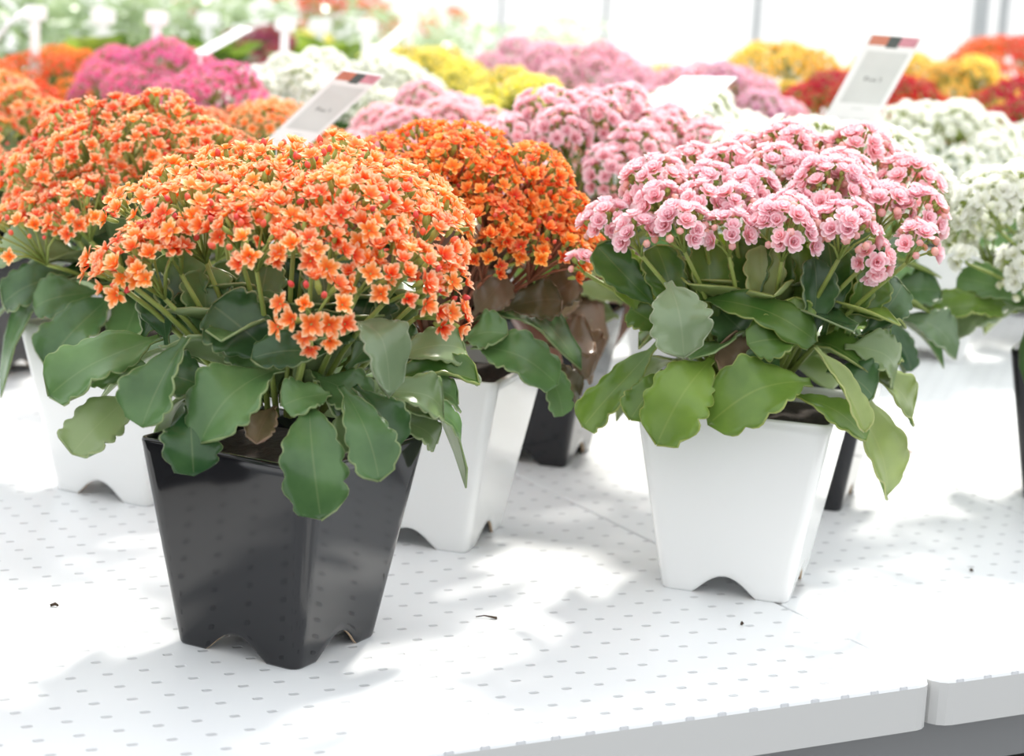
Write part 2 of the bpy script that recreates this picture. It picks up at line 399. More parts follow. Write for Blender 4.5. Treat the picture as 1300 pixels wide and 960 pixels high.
BUD = {'single': bud_geo(.30, .62), 'double': bud_geo(.56, .60)}
MESHES = {}
def fl_mesh(kind, i, col):
    key = (kind, i, col)
    if key not in MESHES:
        if i == 'bud': MESHES[key] = BUD[kind].mesh('bud_' + col, [MAT.get(col + '_bud', MAT[col]), MAT['calyx']])
        else: MESHES[key] = GEO[kind][i].mesh('flower_' + col, [MAT[col], MAT['calyx']])
    return MESHES[key]

# ------------------------------------------------------------------ leaves
def leaf_geo(b, t, nrm, w, arch=.12, fold=.35, seed=0, lobes=6, rows=30, crn=.11, curl=0.0):
    """obovate leaf with scalloped margin from b to t; returns MB relative to b. arch > 0 bows towards nrm"""
    r = random.Random(seed); b = Vector(b); t = Vector(t); d = t - b; L = d.length; d.normalize()
    n = Vector(nrm); n = (n - d * n.dot(d)).normalized(); s = d.cross(n).normalized()
    V = []; T = []; F = []; ph = r.uniform(0, 1); tw = r.uniform(-.25, .25); sk = r.uniform(-.06, .06)
    us = (-1, -.72, -.36, 0, .36, .72, 1)
    for i in range(rows + 1):
        v = i / rows; q = max(0.0, (v - .10) / .90)
        f = (q ** .8 * (1 - q) ** .34) / .572 if q > 0 else 0
        f = max(f, .11 * (1 - v) ** .5 if v < .3 else 0)
        bell = 4 * v * (1 - v)
        c = d * (L * v) + n * (arch * L * bell) + s * (sk * L * bell)
        c -= n * (curl * L * max(0, v - .55) ** 2 * 3)
        for u in us:
            e = 1.0
            if abs(u) > .9 and v > .22: e = 1 - crn * 1.9 * (.35 + v) * (1 - abs(math.sin(math.pi * (lobes * v + ph + (.5 if u > 0 else 0)))) ** .8)
            y = u * f * w / 2 * e
            lift = fold * (abs(u) ** 1.4) * f * w / 2 + .11 * w * math.sin(9 * v + ph * 6 + u * 2) * abs(u) * f
            a = tw * (v - .3)
            V.append(c + s * (y * math.cos(a)) + n * (lift + y * math.sin(a))); T.append(abs(u) if abs(u) < .9 else 1.0)
            if i == rows: T[-1] = 1.0
    m = len(us)
    for i in range(rows):
        for k in range(m - 1): a = i * m + k; F.append((a, a + 1, a + m + 1, a + m))
    mb = MB(); mb.add(V, F, 0, T); return mb
def add_leaf(root, b, t, nrm, w, mats, seed, arch=.12, fold=.35, curl=0.0, rows=30, thick=.0014, lobes=6):
    g = leaf_geo(b, t, nrm, w, arch, fold, seed, lobes, rows, curl=curl)
    top, und = mats
    o = link('leaf', g.mesh('leaf', [MAT[top], MAT[und]]), root, Vector(b))
    md = o.modifiers.new('thickness', 'SOLIDIFY'); md.thickness = thick; md.offset = -1; md.material_offset = 1; md.material_offset_rim = 0
    return o
LEAFV = [leaf_geo((0, 0, 0), (0, 1, 0), (0, 0, 1), .62 + .06 * (i % 3), .10 + .05 * (i % 2), .3 + .1 * (i % 3), 40 + i, 5, 14, curl=.3 * (i % 2)) for i in range(5)]
def leaf_inst(root, b, t, nrm, i, mats):
    """shared-mesh leaf for plants farther back"""
    key = ('leafinst', i, mats[0])
    if key not in MESHES: MESHES[key] = LEAFV[i].mesh('leaf', [MAT[mats[0]]])
    b = Vector(b); d = Vector(t) - b; L = d.length; d.normalize(); n = Vector(nrm); n = (n - d * n.dot(d)).normalized(); s = d.cross(n)
    m = Matrix.Identity(4)
    for k in range(3): m[k][0] = s[k] * L; m[k][1] = d[k] * L; m[k][2] = n[k] * L
    m.translation = b
    return link('leaf', MESHES[key], root, mat=m)

# ------------------------------------------------------------------ plants
def add_cluster(root, C, Nrm, rc, kind, col, rnd, fr, dens, stem, store, stem_mat, zsoil, dome=.55, budfrac=.2):
    """one flower head: peduncle branches as its mesh; florets and buds are stored to become its sub-parts"""
    N = Vector(Nrm).normalized(); fm = frame_from(N, rnd.uniform(0, 6))
    base = C - N * rc * .95
    tm, flat = (1.22, .8) if kind == 'single' else (1.78, .98)
    Rs = rc / math.sin(min(tm, math.pi / 2)); n = max(4, int(dens * 2 * (1 - math.cos(tm)) * (Rs / fr) ** 2)); mb = MB(); items = []
    for i in range(n):
        u = (i + .5) / n; th = math.acos(1 - u * (1 - math.cos(tm))); q = th / tm; g = i * 2.39996 + rnd.uniform(-.3, .3)
        rr = Rs * (1 + rnd.uniform(-.10, .06))
        loc = Vector((rr * math.sin(th) * math.cos(g), rr * math.sin(th) * math.sin(g), rr * (math.cos(th) - max(0, math.cos(tm))) * flat))
        p = C + (fm.to_3x3() @ loc)
        nn = (fm.to_3x3() @ Vector((math.sin(th) * math.cos(g), math.sin(th) * math.sin(g), math.cos(th) + .25))).normalized()
        nn = (nn + Vector((rnd.uniform(-.25, .25), rnd.uniform(-.25, .25), rnd.uniform(-.1, .25)))).normalized()
        isb = rnd.random() < (budfrac if kind == 'single' else budfrac * (.15 + 2.6 * q ** 3))
        sc = fr * rnd.uniform(.85, 1.15) * ((.8 if kind == 'single' else .78) if isb else 1)
        var = 'bud' if isb else rnd.randrange(len(GEO[kind]))
        items.append((p, nn, sc, var))
        if i % 3 == 0:
            e = p - nn * sc * .6; mid = base.lerp(e, .45) + N * rc * .12
            mb.tube([base - C, mid - C, e - C], [.0013, .001, .0008], 4)
    if stem:
        b0 = stem; c1 = b0.lerp(base, .5) + Vector((rnd.uniform(-.006, .006), rnd.uniform(-.006, .006), .012))
        pts = [(b0 * (1 - t) ** 2 + c1 * (2 * t * (1 - t)) + base * t * t) for t in (0, .25, .5, .75, 1)]
        s = MB(); s.tube([p - b0 for p in pts], [.0024, .0022, .002, .0018, .0016], 6)
        link('stem', s.mesh('stem', [stem_mat]), root, b0)
    cl = link('flower_cluster', mb.mesh('flower_cluster', [stem_mat]), root, C)
    store.append((cl, C, kind, col, items))
def finish_flowers(root, store, limit=300, budlimit=300):
    rloc = root.location; cam_p = Vector((0, 0, CAMZ))
    allf = [((rloc + it[0]) - cam_p).length for s in store for it in s[4]]
    cut_f = sorted(((rloc + it[0]) - cam_p).length for s in store for it in s[4] if it[3] != 'bud')
    cut_b = sorted(((rloc + it[0]) - cam_p).length for s in store for it in s[4] if it[3] == 'bud')
    lf = cut_f[limit - 1] if len(cut_f) > limit else 1e9
    lb = cut_b[budlimit - 1] if len(cut_b) > budlimit else 1e9
    rest = MB(); rk = None; rnd = random.Random(5)
    for cl, C, kind, col, items in store:
        for p, nn, sc, var in items:
            m = frame_from(nn, rnd.uniform(0, 6)) @ Matrix.Scale(sc, 4); dist = ((rloc + p) - cam_p).length
            if dist <= (lb if var == 'bud' else lf):
                m.translation = p - C
                link('bud' if var == 'bud' else 'flower', fl_mesh(kind, var, col), cl, mat=m)
            else:
                m.translation = p; g = BUD[kind] if var == 'bud' else GEO[kind][var]; rest.merge(g, m); rk = col
    if rk:
        o = link('flower_mass', rest.mesh('flower_mass', [MAT[rk], MAT['calyx']]), root); o['kind'] = 'stuff'
def plant_root(x, y, rot, pot, label, group):
    root = link('potted_kalanchoe', None, loc=(x, y, TZ)); tag(root, label, 'potted plant', group)
    p = link('pot', POT[pot], root); p.rotation_euler = (0, 0, rot)
    p['label'] = 'glossy black square tapered pot with arched feet' if pot == 'black' else 'glossy white square tapered pot with arched feet'
    s = link('soil', SOIL[pot], root); s.rotation_euler = (0, 0, rot)
    return root
def auto_leaves(root, rnd, mats, n=(8, 8, 6), rows=18, up=1.0, reach=1.0, skip=None, far=False):
    rings = ((n[0], .17, .128, .148, .9), (n[1], .185, .108, .205, .75), (n[2], .19, .055, .270, .5), (n[2] + 2, .18, .085, .262, .6))
    for ri, (cnt, zb, rt_, zt, ar) in enumerate(rings):
        o = rnd.uniform(0, 6)
        for k in range(cnt):
            g = o + 2 * math.pi * k / cnt + rnd.uniform(-.25, .25)
            if skip and skip(g, ri): continue
            dr = Vector((math.cos(g), math.sin(g), 0))
            b = dr * .018 + Vector((0, 0, zb + rnd.uniform(-.01, .01)))
            t = dr * (rt_ * reach * rnd.uniform(.85, 1.15)) + Vector((0, 0, .15 + (zt - .15) * up + rnd.uniform(-.012, .015)))
            nr = Vector((0, 0, 1)) * (1 - .55 * (ri >= 2)) - dr * (.9 if ri >= 2 else .15) + Vector((rnd.uniform(-.3, .3), rnd.uniform(-.3, .3), 0))
            mt = rnd.choice(mats) if isinstance(mats[0], tuple) else mats
            if far: leaf_inst(root, b, t, nr, rnd.randrange(5), mt)
            else: add_leaf(root, b, t, nr, rnd.uniform(.043, .058), mt, rnd.randrange(9999), (.16, .10, .04, .04)[ri], rnd.uniform(.1, .7), rnd.uniform(-.3, .8), rows)
def dome_clusters(root, rnd, n, R, h, drop, rcr, kind, col, fr, dens, store, stem_mat, stretch=(1, 1), budfrac=.2, dome=.55, off=(0, 0)):
    for i in range(n):
        q = math.sqrt((i + .4) / n); g = i * 2.39996 + rnd.uniform(-.25, .25)
        rad = Vector((math.cos(g), math.sin(g), 0)); rr = R * q * rnd.uniform(.92, 1.05)
        rc = rnd.uniform(*rcr)
        C = Vector((rad.x * rr * stretch[0] + off[0], rad.y * rr * stretch[1] + off[1], h - drop * q * q - rc * .4 + rnd.uniform(-.014, .006)))
        N = Vector((0, 0, 1)) + rad * (q * .75)
        add_cluster(root, C, N, rc, kind, col, rnd, fr, dens, Vector((rad.x * .02 * q + .004, rad.y * .02 * q, .17)), store, stem_mat, .14, dome, budfrac)

RND = random.Random(11)
def L(root, Y, lst, mats):
    for k, (bx, by, bd, tx, ty, td, w, n, ar, fo, cu, *mt) in enumerate(lst):
        b = W(bx, by, Y + bd) - root.location; t = W(tx, ty, Y + td) - root.location
        add_leaf(root, b, t, n, w, mt[0] if mt else mats, 300 + k, ar, fo, cu)
def CL(root, Y, lst, kind, col, rnd, fr, dens, store, stem_mat, lean=.8, budfrac=.2, dome=.55):
    for (px, py, dY, rpx, *nn) in lst:
        C = W(px, py, Y + dY) - root.location; rc = rpx / FPX * Y
        h = Vector((C.x, C.y, 0)); N = Vector((0, 0, 1)) + h * (lean / .14)
        if nn: N = Vector(nn[0])
        hb = h.normalized() * min(.028, h.length * .3)
        add_cluster(root, C - N.normalized() * rc * (.3 if kind == 'single' else .45), N, rc, kind, col, rnd, fr, dens, Vector((hb.x, hb.y, .17)), store, stem_mat, .14, dome, budfrac)

gA = ('leafA', 'underA'); gD = ('leafD', 'underD'); gC = ('leafC', 'underC'); gG = ('leafG', 'underA'); gY = ('underD', 'leafD'); gU = ('underA', 'leafA')

# A: orange plant in the black pot at the front
YA = 1.4699
A = plant_root(-.1564, YA, 1.0796, 'black', 'orange-flowered kalanchoe in a glossy black square pot near the bench edge', 'orange kalanchoes on the front bench')
rn = random.Random(21)
front = lambda g, ri: (ri == 0 and math.sin(g) < .1) or (ri == 1 and math.sin(g) < -.9)
L(A, YA, [
    (205, 428, -.03, 60, 490, -.07, .058, (-.25, -.75, .7), .10, .25, .2), (175, 498, -.05, 92, 575, -.09, .048, (-.2, -.8, .6), .06, .2, 0, gU),
    (238, 428, -.09, 180, 543, -.12, .048, (-.55, -1, .15), .05, .5, 0), (238, 515, -.10, 243, 592, -.135, .046, (0, -.9, .6), .10, .2, .4),
    (358, 468, -.08, 254, 549, -.13, .060, (-.15, -.8, .8), .10, .3, .2), (393, 505, -.10, 406, 648, -.15, .052, (.05, -1, .5), .13, .15, .3),
    (432, 490, -.10, 482, 606, -.14, .040, (.35, -1, .3), .06, .3, .1), (352, 458, -.07, 270, 388, -.075, .056, (0, -1, .25), .06, .2, .2),
    (425, 446, -.085, 322, 448, -.105, .032, (0, -.8, .7), .06, .25, .2), (245, 440, -.04, 228, 318, -.03, .046, (.1, -1, .1), .03, .3, 0),
    (380, 430, -.03, 362, 328, -.02, .044, (-.1, -1, .1), .03, .3, 0), (300, 420, -.03, 300, 330, -.01, .042, (.2, -1, .1), .03, .3, 0),
    (452, 445, -.05, 478, 360, -.04, .050, (.1, -1, .2), .04, .25, .4), (448, 412, -.09, 502, 470, -.12, .042, (.3, -.7, .9), .25, .5, .8, gG),
    (485, 488, -.06, 607, 484, -.03, .030, (.05, -.55, 1), .08, .7, 0, gD), (500, 455, -.05, 596, 440, -.02, .036, (0, -.9, .5), .05, .3, .2, gU),
    (488, 515, -.07, 592, 548, -.05, .030, (.2, -.7, .8), .12, .35, .2), (478, 498, -.085, 572, 512, -.07, .036, (.1, -.8, .6), .12, .4, .5, gU),
    (450, 490, -.09, 508, 562, -.11, .036, (.4, -1, .3), .06, .3, .2), (350, 515, -.09, 326, 562, -.12, .024, (-.2, -1, .2), .05, .5, 0, gC),
    (500, 470, -.03, 612, 465, .0, .034, (.1, -.5, 1), .15, .5, .4, gG), (410, 440, -.06, 432, 400, -.06, .04, (0, -1, .1), .03, .3, 0),
    (200, 470, -.04, 110, 470, -.05, .034, (-.1, -.8, .6), .08, .3, .2), (420, 500, -.09, 360, 510, -.11, .035, (0, -.7, .8), .08, .3, .2),
    (180, 430, -.03, 205, 345, -.02, .036, (.1, -1, .1), .03, .3, 0), (440, 470, -.06, 520, 400, -.03, .04, (.1, -1, .3), .05, .3, .2),
    (330, 470, -.06, 300, 420, -.06, .045, (0, -1, .2), .04, .3, .1), (280, 500, -.07, 200, 470, -.08, .04, (0, -.8, .6), .06, .3, .2),
    (440, 520, -.09, 440, 570, -.11, .03, (.1, -1, .3), .05, .3, .2, gU), (400, 480, -.07, 470, 520, -.09, .04, (.1, -.8, .7), .1, .3, .2),
    (212, 440, -.045, 190, 345, -.04, .036, (-.3, -1, .1), .03, .4, 0), (268, 445, -.05, 262, 340, -.035, .042, (.3, -1, .1), .03, .4, .1), (322, 440, -.05, 338, 335, -.03, .042, (-.2, -1, .1), .03, .4, .1),
    (402, 440, -.06, 408, 338, -.03, .040, (.2, -1, .1), .03, .4, .1), (432, 430, -.05, 448, 340, -.02, .040, (-.2, -1, .1), .03, .4, .1), (480, 435, -.05, 512, 352, -.02, .042, (.3, -1, .2), .03, .4, .2),
    (352, 450, -.06, 322, 372, -.055, .040, (.1, -1, .1), .03, .4, .1), (500, 500, -.05, 590, 505, -.02, .032, (.2, -.8, .7), .1, .4, .3), (495, 530, -.06, 560, 560, -.05, .028, (.2, -.8, .6), .12, .4, .3, gU)], gA)
auto_leaves(A, rn, gA, (9, 9, 9), skip=front)
st = []
CL(A, YA, [(170, 318, -.09, 62), (125, 330, -.07, 30), (318, 292, -.115, 52), (402, 303, -.12, 46), (395, 395, -.15, 46, (0, -1, .35)), (515, 335, -.10, 56),
           (572, 385, -.06, 42, (.9, -.35, .5)), (465, 345, -.115, 30), (228, 258, -.07, 70), (445, 252, -.09, 68), (548, 292, -.05, 56), (330, 232, -.04, 66),
           (262, 228, -.0, 62), (425, 208, -.01, 64), (505, 240, -.02, 60), (375, 262, -.09, 52), (290, 265, -.09, 46), (355, 198, .05, 60), (445, 192, .06, 56),
           (285, 208, .06, 60), (525, 228, .06, 52), (565, 262, .03, 46), (215, 225, .05, 48), (165, 250, .0, 42), (480, 290, -.085, 48), (205, 300, -.08, 46), (560, 340, -.06, 46), (395, 240, -.06, 50), (162, 352, -.1, 16, (0, -1, .6))],
   'single', 'orange', rn, .0088, 1.35, st, MAT['stem'])
finish_flowers(A, st)

# D: pink plant in the white pot
YD = 1.6908
D = plant_root(.1943, YD, 1.2967, 'white', 'pink double-flowered kalanchoe in a glossy white square pot, foremost of the pink ones', 'pink kalanchoes on the front bench')
rn = random.Random(31)
L(D, YD, [
    (838, 432, -.06, 736, 540, -.06, .042, (-.4, -.8, .6), .08, .2, .1), (905, 455, -.08, 838, 545, -.125, .062, (-.1, -.9, .55), .14, .2, .5),
    (1030, 486, -.09, 912, 515, -.13, .064, (.1, -.75, .75), .12, .25, .5), (1014, 430, -.09, 952, 432, -.11, .042, (0, -.8, .7), .06, .2, .2),
    (886, 380, -.06, 1036, 422, -.10, .040, (0, -.75, .7), .16, .15, .2, gD), (900, 380, -.05, 945, 422, -.07, .046, (0, -1, .3), .05, .2, .1, gA),
    (848, 358, -.09, 868, 443, -.125, .056, (-.1, -.9, .6), .10, .45, .4, gG), (1042, 448, -.07, 1137, 630, -.04, .044, (.55, -.8, .3), .10, .5, .1, gY),
    (1035, 440, -.09, 1098, 548, -.12, .024, (.5, -.8, .3), .06, .7, 0, gY), (1072, 440, -.06, 1148, 468, -.05, .052, (.2, -.8, .7), .12, .2, .4, gU),
    (1080, 465, -.05, 1168, 530, -.03, .040, (.4, -.6, .7), .10, .3, .2, gY), (1058, 402, -.05, 1152, 404, -.03, .036, (.05, -.6, .9), .10, .3, .2, gD),
    (842, 470, -.07, 800, 527, -.10, .034, (-.2, -.8, .6), .08, .3, .2), (1005, 500, -.08, 1102, 550, -.11, .034, (.1, -.7, .9), .08, .25, .2),
    (880, 440, -.05, 868, 330, -.04, .034, (.1, -1, .1), .02, .4, 0), (920, 430, -.05, 926, 322, -.04, .034, (-.1, -1, .1), .02, .4, 0),
    (985, 420, -.05, 988, 315, -.05, .036, (.1, -1, .1), .02, .4, 0), (1030, 420, -.05, 1012, 305, -.05, .034, (-.2, -1, .1), .02, .4, 0),
    (836, 392, -.05, 758, 312, -.05, .038, (-.2, -.9, .4), .04, .3, 0), (1060, 420, -.05, 1095, 335, -.04, .034, (.2, -1, .2), .03, .4, 0, gD),
    (950, 470, -.07, 915, 440, -.08, .045, (0, -.9, .5), .06, .3, .1, gC), (1000, 450, -.07, 1010, 380, -.08, .04, (0, -1, .2), .03, .3, .1),
    (955, 430, -.04, 955, 340, -.03, .04, (0, -1, .2), .03, .3, .1), (850, 420, -.05, 800, 390, -.04, .035, (0, -.9, .5), .05, .3, .1),
    (1085, 430, -.05, 1140, 440, -.02, .04, (.2, -.8, .6), .08, .3, .2, gD), (1050, 470, -.07, 1110, 500, -.08, .045, (.3, -.8, .5), .08, .3, .2, gA),
    (808, 400, -.04, 786, 318, -.04, .036, (-.3, -1, .1), .03, .4, .1), (905, 425, -.06, 898, 302, -.05, .038, (.2, -1, .1), .03, .4, .1), (945, 415, -.06, 958, 298, -.05, .038, (-.2, -1, .1), .03, .4, .1),
    (972, 430, -.06, 968, 312, -.06, .038, (.2, -1, .1), .03, .4, .1, gY), (1045, 425, -.06, 1052, 305, -.05, .038, (.1, -1, .1), .03, .4, .1), (1075, 425, -.05, 1118, 345, -.04, .038, (.3, -1, .2), .03, .4, .2),
    (1095, 425, -.04, 1150, 360, -.02, .038, (.3, -1, .3), .04, .4, .2, gA), (860, 425, -.06, 832, 312, -.05, .038, (-.2, -1, .1), .03, .4, .1), (1020, 445, -.07, 1036, 328, -.07, .034, (.3, -1, .1), .03, .5, .1, gA),
    (880, 450, -.06, 850, 390, -.06, .04, (0, -1, .3), .04, .4, .2, gA), (940, 480, -.07, 985, 455, -.09, .04, (0, -.9, .5), .06, .4, .2, gA)], gD)
auto_leaves(D, rn, [gD, gD, gA], (8, 9, 9), skip=front)
st = []
CL(D, YD, [(828, 222, -.03, 38), (900, 226, -.03, 30), (923, 205, .02, 34), (838, 250, -.07, 24), (888, 252, -.07, 26), (932, 254, -.07, 25), (863, 279, -.10, 31), (925, 288, -.10, 28),
           (767, 275, -.05, 28), (806, 292, -.09, 25), (1000, 278, -.10, 40), (985, 205, -.0, 32), (1000, 180, .06, 38), (1095, 182, .05, 38), (1060, 232, -.05, 48), (1075, 215, .0, 36),
           (1160, 225, .02, 38), (1172, 262, -.05, 36), (1080, 282, -.10, 36), (1168, 302, -.09, 26), (1112, 328, -.10, 20, (.3, -1, .4)), (1130, 255, -.05, 30), (955, 232, -.04, 30), (1025, 215, -.01, 30),
           (880, 205, .04, 34), (945, 190, .06, 30), (1040, 195, .06, 34), (1130, 205, .06, 30), (735, 330, -.03, 13), (1008, 262, -.07, 26)],
   'double', 'pink', rn, .0081, 1.7, st, MAT['stem'], lean=.45, budfrac=.33)
finish_flowers(D, st)

# B and C: orange plants in the white pots
YB = 1.8791
B = plant_root(-.334, YB, 1.096, 'white', 'orange-flowered kalanchoe in a white pot with a large green leaf hanging over its rim', 'orange kalanchoes on the front bench')
rn = random.Random(41)
L(B, YB, [(145, 372, -.08, 55, 458, -.12, .062, (-.2, -.8, .6), .10, .25, .2), (100, 345, -.05, 0, 380, -.06, .05, (-.1, -.8, .6), .08, .25, .2), (110, 330, -.04, -15, 318, -.02, .05, (0, -.7, .7), .1, .3, .2, gU),
          (130, 370, -.07, 40, 385, -.08, .045, (0, -.8, .7), .1, .3, .2), (150, 330, -.05, 125, 270, -.04, .045, (0, -1, .2), .03, .3, .1)], gA)
auto_leaves(B, rn, gA, (8, 8, 7))
st = []
dome_clusters(B, rn, 23, .135, .352, .09, (.030, .040), 'single', 'orange', .0088, 1.25, st, MAT['stem'])
CL(B, YB, [(75, 245, -.07, 55), (40, 250, -.04, 40), (98, 272, -.1, 18), (130, 225, -.07, 44)], 'single', 'orange', rn, .0088, 1.3, st, MAT['stem'])
finish_flowers(B, st)
YC = 1.7838
C_ = plant_root(-.0634, YC, 1.2816, 'white', 'deep orange kalanchoe with bronze leaves in a white pot behind the black front pot', 'orange kalanchoes on the front bench')
rn = random.Random(51)
L(C_, YC, [(690, 420, -.02, 764, 472, -.0, .050, (.3, -.8, .5), .10, .2, .3, gC), (640, 392, -.05, 712, 378, -.05, .044, (0, -.9, .5), .10, .2, .2, gC), (600, 440, -.08, 702, 470, -.12, .052, (.1, -.8, .7), .10, .25, .4, gA),
           (685, 450, -.07, 716, 528, -.08, .030, (.3, -1, .3), .05, .3, .1, gA), (600, 400, -.06, 640, 350, -.06, .04, (0, -1, .2), .05, .3, .2, gC), (660, 400, -.03, 735, 350, -.01, .04, (.1, -1, .3), .05, .3, .2, gC),
           (690, 440, -.03, 755, 430, -.02, .045, (.2, -.8, .6), .1, .3, .2, gC), (590, 430, -.08, 640, 420, -.1, .04, (0, -.8, .7), .1, .3, .2, gA), (680, 470, -.05, 742, 500, -.03, .035, (.2, -.8, .6), .1, .3, .2, gC)], gC)
auto_leaves(C_, rn, [gC, gA], (7, 8, 8), skip=front)
st = []
dome_clusters(C_, rn, 22, .13, .345, .085, (.028, .038), 'single', 'orange2', .0086, 1.3, st, MAT['stem_brown'])
CL(C_, YC, [(690, 205, -.03, 48), (715, 250, -.03, 46), (640, 262, -.06, 46), (720, 300, -.05, 36), (600, 215, -.02, 48), (660, 300, -.07, 40), (625, 320, -.08, 36), (560, 245, -.05, 40)], 'single', 'orange2', rn, .0086, 1.3, st, MAT['stem_brown'])
finish_flowers(C_, st)

# F: pink behind C; E: white behind D; H: white at the right; G: orange at the left
def near_dome(x, y, rot, pot, label, group, seed, n, R, h, drop, rcr, kind, col, fr, dens, leaves, stem_mat, extra_leaves=(), Y=0, extra_cl=(), lim=300, bf=.25, off=(0, 0)):
    r = plant_root(x, y, rot, pot, label, group); rn = random.Random(seed)
    if extra_leaves: L(r, Y, extra_leaves, gA)
    auto_leaves(r, rn, leaves, (8, 8, 7), rows=14)
    st = []; dome_clusters(r, rn, n, R, h, drop, rcr, kind, col, fr, dens, st, stem_mat, budfrac=bf, off=off)
    if extra_cl: CL(r, Y, extra_cl, kind, col, rn, fr, dens, st, stem_mat, budfrac=bf, dome=.6)
    finish_flowers(r, st, lim, lim); return r
near_dome(.024, 2.113, 1.28, 'black', 'pink double-flowered kalanchoe in a black pot behind the deep orange one', 'pink kalanchoes on the front bench',
          61, 26, .14, .362, .08, (.024, .032), 'double', 'pink', .0084, 1.3, [gC, gD, gA], MAT['stem'],
          [(785, 402, -.05, 712, 388, -.08, .045, (0, -.8, .7), .1, .3, .2, gY), (790, 385, -.08, 725, 350, -.08, .04, (0, -.8, .6), .08, .3, .2, gY)], 2.113, off=(.055, .03))
near_dome(.281, 2.0, 1.28, 'black', 'white double-flowered kalanchoe in a black pot directly behind the foremost pink one', 'white kalanchoes on the front bench',
          71, 22, .13, .352, .07, (.024, .032), 'double', 'white_f', .0092, 1.3, [gA, gG, gD], MAT['stem'],
          [(1130, 405, -.06, 1220, 438, -.08, .05, (.2, -.6, .8), .1, .25, .4, gG), (1110, 380, -.04, 1195, 365, -.04, .045, (.1, -.8, .6), .08, .3, .2, gA), (1120, 400, -.08, 1160, 470, -.1, .03, (.4, -.8, .3), .05, .3, .1, gA)], 2.0, off=(.0, .03))
near_dome(.575, 2.06, 1.18, 'black', 'white double-flowered kalanchoe in a black pot beside the bare strip of bench', 'white kalanchoes on the front bench',
          81, 22, .135, .35, .10, (.026, .034), 'double', 'white_f', .0098, 1.3, [gA, gD], MAT['stem'],
          [(1290, 395, -.06, 1190, 385, -.09, .045, (-.1, -.7, .8), .08, .3, .2, gD), (1300, 390, -.06, 1205, 415, -.09, .04, (-.1, -.6, .8), .08, .25, .3, gG), (1310, 380, -.08, 1215, 350, -.06, .04, (-.1, -.9, .4), .06, .3, .2)], 2.06,
          [(1250, 245, -.1, 36), (1285, 235, -.1, 34), (1220, 325, -.11, 10), (1255, 270, -.12, 26)])
near_dome(-.60, 2.38, 1.1, 'black', 'orange-flowered kalanchoe in a black pot behind the white-potted one with the hanging leaf', 'orange kalanchoes on the front bench',
          91, 20, .14, .335, .09, (.030, .040), 'single', 'orange', .0088, 1.2, gA, MAT['stem'], lim=200)

# unflowered bronze plant, added out of view to darken the black pot's reflection
X = plant_root(-.475, 1.32, .5, 'black', 'unseen bronze-leaved kalanchoe without blooms, added for the dark reflection in the glossy black front pot', None)
auto_leaves(X, random.Random(95), [gC, gC, gA], (10, 9, 6), rows=14)

# ------------------------------------------------------------------ plants farther back: each flower head is one part
def head_geo(kind, seed, rc, fr, dens):
    r = random.Random(seed); mb = MB(); tm, flat = (1.25, .8) if kind == 'single' else (1.7, .85)
    Rs = rc / math.sin(min(tm, math.pi / 2)); n = int(dens * 2 * (1 - math.cos(tm)) * (Rs / fr) ** 2)
    for i in range(n):
        u = (i + .5) / n; th = math.acos(1 - u * (1 - math.cos(tm))); g = i * 2.39996
        p = Vector((Rs * math.sin(th) * math.cos(g), Rs * math.sin(th) * math.sin(g), Rs * (math.cos(th) - max(0, math.cos(tm))) * flat + r.uniform(-.002, .002)))
        nn = Vector((math.sin(th) * math.cos(g), math.sin(th) * math.sin(g), math.cos(th) + .25)) + Vector((r.uniform(-.25, .25), r.uniform(-.25, .25), 0))
        m = frame_from(nn, r.uniform(0, 6)) @ Matrix.Scale(fr * r.uniform(.85, 1.15), 4); m.translation = p
        mb.merge(GEO[kind][r.randrange(3)], m)
    for k in range(7):
        g = k * .9; mb.tube([(0, 0, -rc * 1.1), (rc * .6 * math.cos(g), rc * .6 * math.sin(g), -.002)], .0012, 4, 1)
    return mb
HEADS = {k: [head_geo(k, 7 + i, (.033 if k == 'single' else .027) + .003 * i, .0095, 1.15) for i in range(3)] for k in ('single', 'double')}
def far_plant(px, py, Y, R, kind, col, pot, label, group, seed, n=18, drop=.07, nl=(6, 7, 6), leaves=gA, name='potted_kalanchoe', zoff=0.0):
    rn = random.Random(seed); T = W(px, py, Y); h = T.z - TZ
    r = plant_root(T.x, T.y, rn.uniform(0, 1.5), pot, label, group)
    auto_leaves(r, rn, leaves, nl, far=True, up=1 + max(0, (h - .33)) * 4)
    for i in range(n):
        q = math.sqrt((i + .4) / n); g = i * 2.39996 + rn.uniform(-.25, .25); rad = Vector((math.cos(g), math.sin(g), 0))
        v = rn.randrange(3); key = ('head', kind, v, col)
        if key not in MESHES: MESHES[key] = HEADS[kind][v].mesh('flower_cluster_' + col, [MAT[col], MAT['calyx']])
        P = rad * (R * q * rn.uniform(.9, 1.05)) + Vector((0, 0, h - drop * q * q - .024 + rn.uniform(-.014, .004)))
        m = frame_from(Vector((0, 0, 1)) + rad * q * .75, rn.uniform(0, 6)) @ Matrix.Scale(rn.uniform(.8, 1.05), 4); m.translation = P
        link('flower_cluster', MESHES[key], r, mat=m)
        if i % 2 == 0 or q > .75:
            b0 = rad * .015 + Vector((0, 0, .16)); s = MB(); e = P - Vector((0, 0, .034)) - b0
            s.tube([(0, 0, 0), e * .5 + Vector((0, 0, .01)), e], [.0028, .0024, .002], 5); link('stem', s.mesh('stem', [MAT['stem']]), r, b0)
    return r
gf = 'orange kalanchoes on the front bench'; gp = 'pink kalanchoes on the front bench'; gw = 'white kalanchoes on the front bench'; gb = 'kalanchoes in the back rows'
